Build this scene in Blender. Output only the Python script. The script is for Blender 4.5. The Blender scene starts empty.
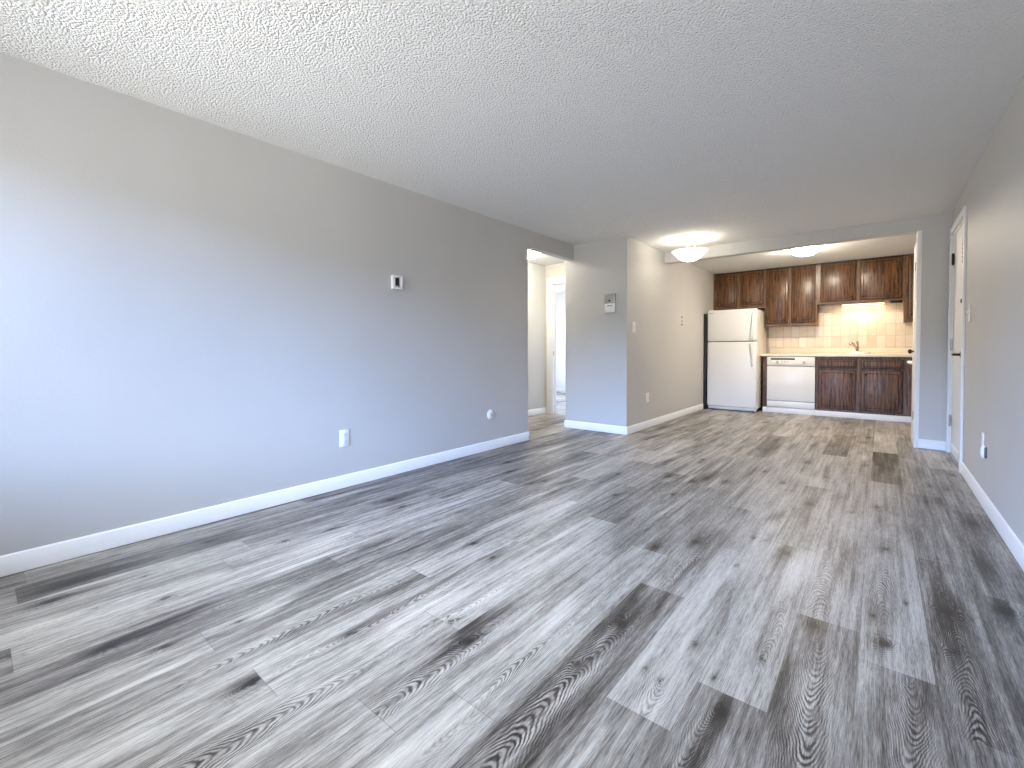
import bpy, bmesh, math, random
import numpy as np
from mathutils import Vector, Matrix
random.seed(7)
C = bpy.context.scene.collection
sc = bpy.context.scene

# ---------------------------------------------------------------- camera
F_PX, YAW, PITCH, ROLL = 448.98, 0.6972, 0.0233, -0.0035
SX, SY, CX, CH = -7.5, -23.7, 3.144, 1.055
cam_data = bpy.data.cameras.new('camera'); cam = bpy.data.objects.new('camera', cam_data); C.objects.link(cam)
fw = Vector((-math.sin(YAW)*math.cos(PITCH), math.cos(YAW)*math.cos(PITCH), -math.sin(PITCH)))
rr = Vector((math.cos(YAW), math.sin(YAW), 0)); uu = rr.cross(fw)
r2 = rr*math.cos(ROLL)+uu*math.sin(ROLL); u2 = -rr*math.sin(ROLL)+uu*math.cos(ROLL)
cam.matrix_world = Matrix(((r2.x, u2.x, -fw.x, CX), (r2.y, u2.y, -fw.y, 0), (r2.z, u2.z, -fw.z, CH), (0, 0, 0, 1)))
cam_data.sensor_width = 36; cam_data.lens = F_PX*36/1024
cam_data.shift_x = -SX/1024; cam_data.shift_y = SY/1024
cam_data.clip_start = 0.02
sc.camera = cam

# ---------------------------------------------------------------- world, exposure
sc.view_settings.view_transform = 'Standard'; sc.view_settings.look = 'None'
sc.view_settings.gamma = 1; sc.view_settings.use_curve_mapping = False
sc.view_settings.exposure = 1.10
w = bpy.data.worlds.new('daylight'); sc.world = w; w.use_nodes = True
nt = w.node_tree; nt.nodes.clear()
tc = nt.nodes.new('ShaderNodeTexCoord'); sep = nt.nodes.new('ShaderNodeSeparateXYZ')
mr = nt.nodes.new('ShaderNodeMapRange'); mr.inputs[1].default_value = -1; mr.inputs[2].default_value = 1
ramp = nt.nodes.new('ShaderNodeValToRGB'); bg = nt.nodes.new('ShaderNodeBackground'); wo = nt.nodes.new('ShaderNodeOutputWorld')
nt.links.new(tc.outputs['Generated'], sep.inputs[0]); nt.links.new(sep.outputs['Z'], mr.inputs[0])
nt.links.new(mr.outputs[0], ramp.inputs[0]); nt.links.new(ramp.outputs[0], bg.inputs[0]); nt.links.new(bg.outputs[0], wo.inputs[0])
e = ramp.color_ramp.elements
e[0].position = 0.0; e[0].color = (0.60, 0.58, 0.54, 1)          # ground and car park
e[1].position = 1.0; e[1].color = (1.08, 1.10, 1.08, 1)           # zenith
for pos, col in ((0.34, (0.54, 0.525, 0.49, 1)), (0.47, (0.22, 0.215, 0.20, 1)), (0.545, (0.22, 0.225, 0.22, 1)), (0.575, (0.74, 1.07, 1.80, 1)), (0.66, (0.72, 1.10, 2.02, 1)), (0.76, (1.05, 1.13, 1.22, 1))):
    x = ramp.color_ramp.elements.new(pos); x.color = col
bg.inputs[1].default_value = 17.0

# window openings: rear wall (behind the camera) and the bedroom beyond the hall
WX0, WX1, WZ0, WZ1 = 0.25, 2.65, 0.75, 2.25
YR = -1.30
def portal(name, loc, rot, sx, sy):
    l = bpy.data.lights.new(name, 'AREA'); l.shape = 'RECTANGLE'; l.size = sx; l.size_y = sy
    l.cycles.is_portal = True
    o = bpy.data.objects.new(name, l); o.location = loc; o.rotation_euler = rot; C.objects.link(o)
portal('rear_window_portal', ((WX0+WX1)/2, YR-0.13, (WZ0+WZ1)/2), (math.radians(90), 0, 0), WX1-WX0, WZ1-WZ0)
portal('bedroom_window_portal', (-4.33, 7.85, 1.45), (0, math.radians(-90), 0), 1.7, 2.1)

# ---------------------------------------------------------------- helpers
H = 2.44
X_W, X_A, Y1, Y2, Y3 = 3.685, 0.756, 4.18, 5.19, 6.43
X_J = 3.434                       # right jamb of the kitchen opening
Y_B = 9.216                       # kitchen back wall
X_K = 4.15                        # kitchen right wall
HB, HK = 2.25, 2.287              # undersides of the two headers
YF, YU = 8.596, 8.895             # fronts of base and wall cabinets

def new_bm(): return bmesh.new()
def box(bm, x0, x1, y0, y1, z0, z1, bev=0, seg=2):
    m = bmesh.ops.create_cube(bm, size=1.0)
    vs = m['verts']
    for v in vs:
        v.co = Vector((x0+(v.co.x+.5)*(x1-x0), y0+(v.co.y+.5)*(y1-y0), z0+(v.co.z+.5)*(z1-z0)))
    if bev:
        es = set()
        for v in vs: es.update(v.link_edges)
        bmesh.ops.bevel(bm, geom=list(es), offset=bev, segments=seg, profile=.5, affect='EDGES')
    return bm
def cyl(bm, p0, p1, r0, r1=None, n=20):
    r1 = r0 if r1 is None else r1
    p0, p1 = Vector(p0), Vector(p1); d = p1-p0
    q = d.to_track_quat('Z', 'Y').to_matrix().to_4x4(); q.translation = (p0+p1)/2
    bmesh.ops.create_cone(bm, cap_ends=True, segments=n, radius1=r0, radius2=r1, depth=d.length, matrix=q)
    return bm
def lathe(bm, prof, centre, axis='Z', n=40, sx=1, sy=1, close=False):
    """prof: list of (r, h) revolved about an axis through centre"""
    rings = []
    for r, h in prof:
        ring = []
        for i in range(n):
            a = 2*math.pi*i/n
            p = (r*math.cos(a)*sx, r*math.sin(a)*sy, h)
            if axis == 'X': p = (p[2], p[0], p[1])
            if axis == 'Y': p = (p[0], p[2], p[1])
            ring.append(bm.verts.new(Vector(p)+Vector(centre)))
        rings.append(ring)
    for a, b in zip(rings, rings[1:]):
        for i in range(n):
            bm.faces.new((a[i], a[(i+1) % n], b[(i+1) % n], b[i]))
    if close:
        bm.faces.new(rings[0]); bm.faces.new(rings[-1])
    return bm
def tube(bm, pts, r, n=10):
    pts = [Vector(p) for p in pts]; rings = []
    rs = r if isinstance(r, (list, tuple)) else [r]*len(pts)
    for i, p in enumerate(pts):
        d = (pts[min(i+1, len(pts)-1)]-pts[max(i-1, 0)]).normalized()
        a = d.cross(Vector((0, 0, 1)));
        if a.length < 1e-3: a = d.cross(Vector((1, 0, 0)))
        a.normalize(); b = d.cross(a)
        rings.append([bm.verts.new(p+(a*math.cos(2*math.pi*k/n)+b*math.sin(2*math.pi*k/n))*rs[i]) for k in range(n)])
    for a, b in zip(rings, rings[1:]):
        for i in range(n): bm.faces.new((a[i], a[(i+1) % n], b[(i+1) % n], b[i]))
    bm.faces.new(rings[0]); bm.faces.new(rings[-1]); return bm
def sphere(bm, c, r, sx=1, sy=1, sz=1):
    bmesh.ops.create_uvsphere(bm, u_segments=20, v_segments=12, radius=r, matrix=Matrix.Translation(c) @ Matrix.Diagonal((sx, sy, sz, 1)))
    return bm
def obj(name, bm, mat, parent=None, smooth=False, label=None, angle=35):
    bmesh.ops.recalc_face_normals(bm, faces=bm.faces)
    off = Vector((0, 0, 0)); q = parent
    while q is not None: off += Vector(q.location); q = q.parent
    if parent is not None: bmesh.ops.translate(bm, verts=bm.verts, vec=-off)
    me = bpy.data.meshes.new(name); bm.to_mesh(me); bm.free()
    me.materials.append(mat)
    o = bpy.data.objects.new(name, me); C.objects.link(o)
    if parent is not None: o.parent = parent
    if smooth: me.shade_smooth()
    else:
        me.shade_smooth(); me.set_sharp_from_angle(angle=math.radians(angle))
    if label: o['label'] = label
    return o
def thing(name, loc, label=None, cat=None, group=None, kind=None):
    o = bpy.data.objects.new(name, None); C.objects.link(o); o.location = loc; o.empty_display_size = .05
    if label: o['label'] = label
    if cat: o['category'] = cat
    if group: o['group'] = group
    if kind: o['kind'] = kind
    return o
def struct(name, bm, mat, label=None):
    o = obj(name, bm, mat); o['kind'] = 'structure'
    if label: o['label'] = label
    return o

# ---------------------------------------------------------------- materials
def mat(name, col, rough=.5, metal=0, spec=.5, emit=None, strength=0, coat=0):
    m = bpy.data.materials.new(name); m.use_nodes = True
    b = m.node_tree.nodes['Principled BSDF']
    b.inputs['Base Color'].default_value = (*col, 1); b.inputs['Roughness'].default_value = rough
    b.inputs['Metallic'].default_value = metal; b.inputs['Specular IOR Level'].default_value = spec
    b.inputs['Coat Weight'].default_value = coat
    if emit:
        b.inputs['Emission Color'].default_value = (*emit, 1); b.inputs['Emission Strength'].default_value = strength
    return m
class NT:
    def __init__(s, m): s.t = m.node_tree; s.b = s.t.nodes['Principled BSDF']
    def n(s, typ, **k):
        x = s.t.nodes.new('ShaderNode'+typ)
        for a, v in k.items(): setattr(x, a, v)
        return x
    def l(s, a, b): s.t.links.new(a, b)
    def math(s, op, a, b=None, c=None, clamp=False):
        x = s.n('Math', operation=op, use_clamp=clamp)
        for i, v in enumerate((a, b, c)):
            if v is None: continue
            if isinstance(v, (int, float)): x.inputs[i].default_value = v
            else: s.l(v, x.inputs[i])
        return x.outputs[0]
    def noise(s, vec, scale, detail=2, rough=.5, dist=0):
        x = s.n('TexNoise'); x.inputs['Scale'].default_value = scale; x.inputs['Detail'].default_value = detail
        x.inputs['Roughness'].default_value = rough; x.inputs['Distortion'].default_value = dist
        if vec is not None: s.l(vec, x.inputs['Vector'])
        return x.outputs['Fac']
    def mapping(s, vec, scale=(1, 1, 1), loc=(0, 0, 0)):
        x = s.n('Mapping'); x.inputs['Scale'].default_value = scale; x.inputs['Location'].default_value = loc
        s.l(vec, x.inputs['Vector']); return x.outputs[0]
    def obj(s): return s.n('TexCoord').outputs['Object']
    def ramp(s, fac, stops, interp='LINEAR'):
        x = s.n('ValToRGB'); cr = x.color_ramp; cr.interpolation = interp
        while len(cr.elements) < len(stops): cr.elements.new(.5)
        for el, (p, c) in zip(cr.elements, stops): el.position = p; el.color = (*c, 1)
        s.l(fac, x.inputs[0]); return x.outputs[0]
    def bump(s, h, strength=.3, dist=.01):
        x = s.n('Bump'); x.inputs['Strength'].default_value = strength; x.inputs['Distance'].default_value = dist
        s.l(h, x.inputs['Height']); s.l(x.outputs[0], s.b.inputs['Normal'])

m_wall = mat('grey_wall_paint', (.56, .55, .53), .55, spec=.3)
t = NT(m_wall); o_ = t.obj()
t.bump(t.noise(o_, 90, 3, .6), .18, .004)
t.l(t.ramp(t.noise(o_, 1.2, 2), [(.3, (.55, .54, .52)), (.7, (.575, .565, .545))]), t.b.inputs['Base Color'])
m_hall = mat('hall_wall_paint', (.66, .645, .60), .6, spec=.3)
t = NT(m_hall); t.bump(t.noise(t.obj(), 90, 3, .6), .18, .004)
m_bed = mat('bedroom_wall_paint', (.86, .84, .80), .6, spec=.3)
t = NT(m_bed); t.bump(t.noise(t.obj(), 90, 3, .6), .15, .004)
m_ceil = mat('popcorn_ceiling', (.90, .90, .89), .9, spec=.1)
t = NT(m_ceil); o_ = t.obj()
v = t.n('TexVoronoi'); v.inputs['Scale'].default_value = 85; t.l(o_, v.inputs['Vector'])
hh = t.math('SUBTRACT', t.math('MULTIPLY', t.noise(o_, 150, 3, .6), .6), t.math('MULTIPLY', v.outputs['Distance'], .7))
t.bump(hh, .9, .017)
m_white = mat('white_trim_paint', (.86, .86, .85), .35)
t = NT(m_white); t.bump(t.noise(t.mapping(t.obj(), (3, 3, 3)), 30, 2), .03, .002)
m_door = mat('white_door_paint', (.80, .79, .76), .4)
t = NT(m_door); t.bump(t.noise(t.mapping(t.obj(), (12, 12, 1)), 20, 3), .05, .002)
m_plastic = mat('white_plastic', (.85, .85, .83), .3)
m_appl = mat('white_enamel', (.82, .82, .81), .28)
t = NT(m_appl); t.bump(t.noise(t.obj(), 350, 2), .05, .001)
m_applside = mat('cream_enamel_side', (.80, .75, .66), .35)
m_gasket = mat('grey_gasket', (.10, .10, .10), .6)
m_grey = mat('light_grey_plastic', (.48, .48, .49), .4)
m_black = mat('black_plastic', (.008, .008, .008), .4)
m_chrome = mat('chrome', (.80, .78, .76), .12, 1)
m_faucet = mat('faucet_chrome', (.50, .46, .43), .18, 1)
m_nickel = mat('brushed_nickel', (.45, .43, .40), .3, 1)
m_bronze = mat('dark_bronze', (.035, .028, .022), .35, .6)
m_laminate = mat('cream_laminate', (.74, .63, .47), .35)
t = NT(m_laminate)
t.l(t.ramp(t.noise(t.mapping(t.obj(), (1.5, 10, 10)), 6, 4, .6), [(.35, (.83, .74, .60)), (.65, (.89, .83, .71))]), t.b.inputs['Base Color'])
m_sink = mat('white_sink_enamel', (.88, .87, .86), .15)

def wood(name, dark, light, rough=.32, horiz=False):
    m = mat(name, light, rough); t = NT(m); o_ = t.obj()
    s1 = (1.2, 14, 14) if horiz else (14, 14, 1.2)
    n1 = t.noise(t.mapping(o_, s1), 2.2, 5, .62, 1.2)
    s2 = (6, 160, 160) if horiz else (160, 160, 6)
    n2 = t.noise(t.mapping(o_, s2), 1.0, 2, .5)
    wv = t.n('TexWave', wave_type='BANDS', bands_direction='Z' if horiz else 'X'); wv.inputs['Scale'].default_value = 5
    wv.inputs['Distortion'].default_value = 9; wv.inputs['Detail'].default_value = 3; wv.inputs['Detail Scale'].default_value = .8
    t.l(t.mapping(o_, (.35, 1, 1.6) if horiz else (1.6, 1, .35)), wv.inputs['Vector'])
    f = t.math('ADD', t.math('MULTIPLY', n1, .72), t.math('ADD', t.math('MULTIPLY', n2, .2), t.math('MULTIPLY', wv.outputs['Fac'], .09)))
    mid = tuple((a+b)/2 for a, b in zip(dark, light))
    t.l(t.ramp(f, [(.37, dark), (.5, mid), (.64, light)]), t.b.inputs['Base Color'])
    t.bump(f, .15, .002)
    return m
m_wood = wood('walnut_stained_wood', (.020, .006, .002), (.22, .095, .030))
m_frame = wood('walnut_stained_frame', (.05, .020, .008), (.27, .135, .052))
m_woodh = wood('walnut_stained_rail', (.045, .019, .009), (.24, .12, .055), horiz=True)
m_wlow = wood('brown_base_cabinet_wood', (.024, .010, .006), (.21, .11, .07), .4)
m_groove = mat('dark_stain_and_gap_shadow', (.016, .007, .004), .5)  # dark stain for grooves and trim, also the shadow painted round cabinet doors

m_tile = mat('cream_tile', (.75, .62, .46), .2, spec=.4)
t = NT(m_tile); o_ = t.obj(); s_ = t.n('SeparateXYZ'); t.l(o_, s_.inputs[0])
TW, TH = .1145, .18
ux = t.math('DIVIDE', s_.outputs['X'], TW); uz = t.math('DIVIDE', s_.outputs['Z'], TH)
fx = t.math('FRACT', ux); fz = t.math('FRACT', uz)
dx = t.math('MULTIPLY', t.math('MINIMUM', fx, t.math('SUBTRACT', 1, fx)), TW)
dz = t.math('MULTIPLY', t.math('MINIMUM', fz, t.math('SUBTRACT', 1, fz)), TH)
dd = t.math('MINIMUM', dx, dz)
grout = t.math('LESS_THAN', dd, .0022)
cm = t.n('CombineXYZ'); t.l(t.math('FLOOR', ux), cm.inputs[0]); t.l(t.math('FLOOR', uz), cm.inputs[2])
wn = t.n('TexWhiteNoise', noise_dimensions='3D'); t.l(cm.outputs[0], wn.inputs['Vector'])
tone = t.math('ADD', t.math('MULTIPLY', wn.outputs['Value'], .45), t.math('MULTIPLY', t.noise(o_, 14, 4, .6, .8), .6))
colr = t.ramp(tone, [(.2, (.68, .56, .44)), (.5, (.80, .69, .56)), (.85, (.88, .81, .72))])
mx = t.n('Mix', data_type='RGBA'); t.l(grout, mx.inputs[0]); t.l(colr, mx.inputs[6]); mx.inputs[7].default_value = (.48, .40, .32, 1)
t.l(mx.outputs[2], t.b.inputs['Base Color'])
t.l(t.math('ADD', .17, t.math('MULTIPLY', grout, .6)), t.b.inputs['Roughness'])
hgt = t.math('ADD', t.math('MINIMUM', t.math('MULTIPLY', dd, 220), 1), t.math('MULTIPLY', t.noise(o_, 26, 2, .5), .9))
# every tile sits at its own slight tilt
sl = t.math('MULTIPLY', t.math('SUBTRACT', wn.outputs['Value'], .5), t.math('SUBTRACT', fx, .5))
t.bump(t.math('ADD', hgt, t.math('MULTIPLY', sl, .8)), .35, .003)

# ---------------------------------------------------------------- floor: one mesh of planks, grain field stored per vertex
PW, PL = .193, 1.335
OFFS = {0: 1.466, -1: 1.223, -2: 1.93, -3: .94, -5: 1.164, -6: 1.92, -7: 1.351, -9: 1.158, 1: 3.44, 2: 1.925, 3: 3.05}
# knots and dark burrs: x, y, size, darkness
KNOTS = [(2.391, 1.592, 1.25, 1.3), (2.649, 1.65, 1.0, .7), (2.618, 1.394, .55, 1.3), (2.56, 1.42, .4, 1.2), (2.378, 1.292, .6, .9), (2.747, 1.516, .6, 1),
    (2.847, 1.714, .35, 1.2), (2.801, 1.385, 1.2, 1.5), (2.616, 2.383, .6, 1), (2.961, 2.052, 1.3, 1.4), (3.134, 2.275, .7, 1), (3.17, 2.082, 1.6, 1.4),
    (3.237, 2.471, .4, 1.2), (3.359, 2.497, 1.7, 1.5), (3.542, 2.649, 1.9, 1.5), (3.354, 2.179, 1.0, .8), (2.015, 1.145, 1.2, 1.5), (1.873, 1.185, .8, 1.2),
    (1.644, .891, .9, .9), (.813, .519, 1.2, 1.2), (1.041, .299, 1.2, 1.3), (1.199, .43, 1.0, 1.1), (1.241, .656, .5, 1.2), (1.62, .559, 1.5, 1.4),
    (.627, 1.106, 1, 1), (.667, 1.355, .6, 1.2), (.682, 1.858, 1.4, 1.2), (.693, 2.995, 1.1, 1.4), (.47, 3.239, 1.6, 1.2), (1.457, 1.748, 1.2, 1.1),
    (1.647, 1.691, .9, 1.2), (1.684, 2.992, 1.2, 1.1), (1.807, 3.725, 1.3, 1.2), (2.234, 2.332, 1.2, 1.1), (2.383, 2.536, 1.8, 1.2), (2.392, 4.381, 1.8, 1.1),
    (2.787, 3.656, 2.0, 1.1), (2.782, 2.693, 1.5, 1.2), (2.614, 2.799, .5, 1.3), (2.669, 2.794, .45, 1.2), (3.014, 3.633, .9, .9), (3.179, 3.08, 1.5, 1.0), (3.58, 3.869, 1.6, 1.3)]
# arched grain figures: x, y, half-length, contrast, direction
FIGS = [(2.995, 1.45, .42, 1.5, -1), (2.847, 1.95, .28, .75, 1), (2.62, 1.30, .10, .9, -1), (2.78, 1.15, .22, .7, -1), (3.219, 1.60, .3, .9, -1), (3.37, 1.75, .4, 1.1, 1),
    (2.233, 1.146, .16, 1.4, 1), (2.40, .93, .35, 1.2, 1), (2.03, .86, .30, .9, 1), (1.826, .42, .36, 1.4, 1), (2.378, 1.3, .3, .8, 1), (3.17, 2.62, .25, .8, 1),
    (2.96, 2.35, .25, .8, 1), (1.65, .95, .3, .7, -1), (1.455, .75, .35, .8, 1), (2.42, 2.3, .3, .7, 1), (2.78, 2.6, .2, .8, 1), (1.85, 1.35, .3, .6, 1), (3.37, 2.4, .3, .7, 1)]
TONE = {(0, 0): -.75, (0, 1): .55, (-1, -1): -.55, (-1, 0): .75, (-2, 0): -.75, (-2, 1): -.05, (-3, 0): .35, (-3, -1): .45, (-3, 1): -.5, (1, 0): -.35, (1, 1): .25, (2, 1): .55,
    (2, 0): -.45, (3, 1): -.95, (3, 2): -.45, (-9, 0): -.5, (-9, 1): -.5, (-8, 1): -.55, (-5, 1): -.75, (-3, 3): -.7, (-5, -1): .1, (-4, 0): .05, (0, 2): -.2, (0, 4): -.8, (-5, 0): .6, (-7, 0): -.15,
    (-6, -1): .1, (-6, 0): .45, (4, 0): -.7, (4, 1): -.7, (4, 2): -.8, (4, 3): -.5, (3, 0): -.6, (5, 1): -.7, (5, 2): -.5, (-1, 1): .4, (1, 2): .3, (2, 2): .35, (-2, -1): -.5, (-7, 1): .45}
def build_floor():
    rng = np.random.RandomState(11)
    X0, X1, Ya, Yb = -4.25, 4.25, -1.4, 9.5
    co, faces, hgt, shd, lu, lv, fgs = [], [], [], [], [], [], []
    base = 0
    kmin = math.floor((X0-2.711)/PW)-1; kmax = math.ceil((X1-2.711)/PW)+1
    def smooth1(n, sd, r):
        return np.interp(np.linspace(0, 1, n), np.linspace(0, 1, sd), r.randn(sd))
    for k in range(kmin, kmax):
        px0 = 2.711+k*PW
        off = OFFS.get(k, rng.rand()*PL)
        off = off % PL
        j0 = math.floor((Ya-off)/PL); j1 = math.ceil((Yb-off)/PL)
        for j in range(j0, j1):
            py0 = off+j*PL
            r = np.random.RandomState((k*131+j*977+5000) % 65521)
            a, b = max(px0, X0), min(px0+PW, X1); c, d = max(py0, Ya), min(py0+PL, Yb)
            if b-a < 1e-4 or d-c < 1e-4: continue
            near = a > -.1 and c < 5.5
            vn = near and c < 2.4 and a > .3
            nu = 31 if vn else (17 if near else 5); nv = max(3, int((d-c)/(.008 if vn else .018 if near else .09)))
            us = np.linspace(a, b, nu); vs = np.linspace(c, d, nv)
            U, V = np.meshgrid(us, vs)          # nv x nu
            u = U-px0; v = V-py0
            # flat-sawn figure: arches along an off-centre line, pushed about by knots
            mine = lambda L: [f for f in L if px0 <= f[0] < px0+PW and py0 <= f[1] < py0+PL]
            kn, fg = mine(KNOTS), mine(FIGS)
            uc = PW*(.3+.4*r.rand()); dr = 1 if r.rand() < .5 else -1; v0 = PL*r.rand()
            if fg: uc = fg[0][0]-px0; dr = fg[0][4]
            B = .016+.012*r.rand(); Aa = .09+.05*r.rand()
            p1, p2, p3, p4 = r.rand(4)*6
            wob = .010*np.sin(v*(3+4*r.rand())+p1)+.005*np.sin(v*(11+6*r.rand())+p2)
            uw = u+wob
            h = dr*v+Aa*(np.sqrt(1+((uw-uc)/B)**2)-1)+.012*np.sin(v*17+u*40+p3)+.006*np.sin(v*41-u*90+p4)
            tone = r.randn()*.42
            tone = TONE.get((k, j), tone+{-14: -.9, -13: -.8, -12: -.75, -11: -.5, -10: -.45}.get(k, 0))*.8
            shade = np.full_like(u, tone)
            # long soft smoky streaks
            for q in range(r.randint(4, 8)):
                cu, cv = r.rand()*PW, r.rand()*PL
                su, sv = .008+.028*r.rand(), .10+.32*r.rand()
                am = (r.rand()*1.6-.8)*1.5
                shade += am*np.exp(-((uw-cu)/su)**2-((v-cv)/sv)**2)
            fig = .32*(.5+.5*np.sin(v*4+p3))*(r.rand() < .8)*np.exp(-((u-uc)/.05)**2)
            for f in fg:
                gw = np.exp(-((u-(f[0]-px0))/.05)**2-np.abs((v-(f[1]-py0))/f[2])**3)
                fig = fig+f[3]*gw; shade -= .38*f[3]*gw
            kk = [(f[0]-px0, f[1]-py0, f[2], f[3]) for f in kn]
            if not kn and not fg:
                kk = [(PW*(.2+.6*r.rand()), PL*(.06+.88*r.rand()), .5+1.1*r.rand(), .8+.6*r.rand()) for q in range(r.randint(0, 3))]
            for cu, cv, s, am in kk:
                g = np.exp(-(((u-cu)/(.010*s))**2+((v-cv)/(.017*s))**2)**1.3)
                g2 = np.exp(-((u-cu)/(.022*s))**2-((v-cv)/(.055*s))**2)
                g3 = np.exp(-((u-cu)/(.030*s))**2-((v-cv-.07*s)/(.17*s))**2)
                h = h+.16*s*g2*dr+.04*g
                shade -= am*(1.35*g+.75*g2+.5*g3); fig = fig+.55*am*g2
            co.append(np.stack([U, V, np.zeros_like(U)], -1).reshape(-1, 3))
            hgt.append((h+10).ravel()); shd.append(shade.ravel()); fgs.append(fig.ravel()); lu.append(u.ravel()); lv.append(v.ravel())
            ids = np.arange(nu*nv).reshape(nv, nu)+base
            faces.append(np.stack([ids[:-1, :-1], ids[:-1, 1:], ids[1:, 1:], ids[1:, :-1]], -1).reshape(-1, 4))
            base += nu*nv
    co = np.concatenate(co); faces = np.concatenate(faces)
    nv_ = len(co)
    # slab underneath
    sl = np.array([(x, y, z) for z in (-.002, -.08) for x, y in ((X0, Ya), (X1, Ya), (X1, Yb), (X0, Yb))])
    sf = np.array([(7, 6, 5, 4), (0, 1, 5, 4), (1, 2, 6, 5), (2, 3, 7, 6), (3, 0, 4, 7)])+nv_
    co = np.concatenate([co, sl]); faces = np.concatenate([faces, sf])
    me = bpy.data.meshes.new('floor')
    me.vertices.add(len(co)); me.vertices.foreach_set('co', co.astype(np.float32).ravel())
    me.loops.add(faces.size); me.loops.foreach_set('vertex_index', faces.astype(np.int32).ravel())
    me.polygons.add(len(faces)); me.polygons.foreach_set('loop_start', np.arange(0, faces.size, 4, dtype=np.int32))
    me.update(calc_edges=True); me.validate()
    for nm, arr in (('grain', hgt), ('shade', shd), ('figure', fgs), ('plank_u', lu), ('plank_v', lv)):
        arr = np.concatenate(arr+[np.zeros(8)]).astype(np.float32)
        at = me.attributes.new(nm, 'FLOAT', 'POINT'); at.data.foreach_set('value', arr)
    m = mat('grey_vinyl_plank', (.4, .4, .4), .4); t = NT(m)
    A = lambda n: t.n('Attribute', attribute_name=n).outputs['Fac']
    g, s, u, v = A('grain'), A('shade'), A('plank_u'), A('plank_v')
    P = t.n('NewGeometry').outputs['Position']
    fg_ = A('figure')
    fine = t.noise(t.mapping(P, (320, 16, 1)), 1.0, 4, .75)            # pores along the plank
    med = t.noise(t.mapping(P, (46, 1.3, 1)), 1.0, 5, .66, .3)
    blot = t.noise(t.mapping(P, (14, 2.2, 1), (7, 2, 0)), 1.0, 4, .6, .4)
    wig = t.noise(t.mapping(P, (38, 20, 1)), 1.0, 3, .6)
    wig2 = t.noise(t.mapping(P, (9, 5, 1), (1, 4, 0)), 1.0, 2, .5)
    ph = t.math('ADD', t.math('MULTIPLY', g, 190), t.math('ADD', t.math('MULTIPLY', wig, 8), t.math('MULTIPLY', wig2, 14)))
    rm_ = t.noise(t.mapping(P, (26, 12, 1), (9, 9, 0)), 1.0, 3, .6)
    fg_ = t.math('MULTIPLY', fg_, t.math('MULTIPLY', t.math('SUBTRACT', rm_, .28), 2.8, clamp=True))
    ring = t.math('POWER', t.math('MULTIPLY', t.math('ADD', t.math('SINE', ph), 1), .5), 1.5)
    val = t.math('ADD', .51, t.math('MULTIPLY', s, .185))
    val = t.math('ADD', val, t.math('MULTIPLY', t.math('SUBTRACT', fine, .5), .85))
    val = t.math('ADD', val, t.math('MULTIPLY', t.math('SUBTRACT', med, .5), .8))
    val = t.math('ADD', val, t.math('MULTIPLY', t.math('SUBTRACT', blot, .5), .5))
    hair = t.noise(t.mapping(P, (430, 7, 1), (5, 5, 0)), 1.0, 3, .6)
    val = t.math('SUBTRACT', val, t.math('MULTIPLY', t.math('MAXIMUM', t.math('SUBTRACT', hair, .56), 0), 1.9))
    val = t.math('SUBTRACT', val, t.math('MULTIPLY', t.math('MULTIPLY', t.math('SUBTRACT', ring, .4), fg_), .43))
    col = t.ramp(val, [(.0, (.018, .015, .0125)), (.22, (.072, .062, .053)), (.42, (.225, .204, .178)), (.62, (.43, .402, .358)), (.95, (.66, .625, .56))])
    eu = t.math('MINIMUM', u, t.math('SUBTRACT', PW, u)); ev = t.math('MINIMUM', v, t.math('SUBTRACT', PL, v))
    seam = t.math('LESS_THAN', t.math('MINIMUM', eu, ev), .0011)
    mx = t.n('Mix', data_type='RGBA'); t.l(t.math('MULTIPLY', seam, .6), mx.inputs[0]); t.l(col, mx.inputs[6]); mx.inputs[7].default_value = (.10, .09, .085, 1)
    t.l(mx.outputs[2], t.b.inputs['Base Color'])
    t.l(t.math('ADD', .34, t.math('MULTIPLY', fine, .16)), t.b.inputs['Roughness'])
    t.bump(t.math('ADD', fine, t.math('MULTIPLY', ring, .3)), .12, .0015)
    me.materials.append(m)
    o = bpy.data.objects.new('floor', me); C.objects.link(o); o['kind'] = 'structure'
    o['label'] = 'grey wood-look plank floor with knots and dark grain'
build_floor()

# ---------------------------------------------------------------- shell
struct('ceiling', box(new_bm(), -4.3, 4.3, -1.45, 9.55, H, H+.08), m_ceil, 'white popcorn-textured ceiling')
b = new_bm(); box(b, -.1, 0, YR, Y1, 0, H); box(b, -.1, 0, Y1, Y2, HB, H)
struct('wall_left', b, m_wall, 'long grey left wall with header over the hall opening')
struct('wall_partition', box(new_bm(), -.125, X_A, Y2, 9.3, 0, H), m_wall, 'grey wall block between hall opening and kitchen')
b = new_bm(); box(b, X_A, X_J, Y3, Y3+.12, HK, H); box(b, X_J, X_K, Y3, Y3+.12, 0, H)
struct('wall_kitchen_front', b, m_wall, 'grey header and pier around the kitchen opening')
struct('wall_kitchen_back', box(new_bm(), X_A, X_K, Y_B, 9.3, 0, H), m_wall)
struct('wall_kitchen_right', box(new_bm(), X_K, X_K+.1, Y3, 9.3, 0, H), m_wall)
D0, D1, DZ = 5.425, 6.335, 2.19
b = new_bm(); box(b, X_W, X_W+.1, YR, D0, 0, H); box(b, X_W, X_W+.1, D0, D1, DZ, H); box(b, X_W, X_W+.1, D1, Y3, 0, H)
struct('wall_right', b, m_wall, 'grey right wall with the white entry door')
b = new_bm()
box(b, -.1, WX0, YR-.12, YR, 0, H); box(b, WX1, X_W+.1, YR-.12, YR, 0, H); box(b, WX0, WX1, YR-.12, YR, 0, WZ0); box(b, WX0, WX1, YR-.12, YR, WZ1, H)
struct('wall_rear', b, m_wall)
HXL, HY = -1.12, 6.15
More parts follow.
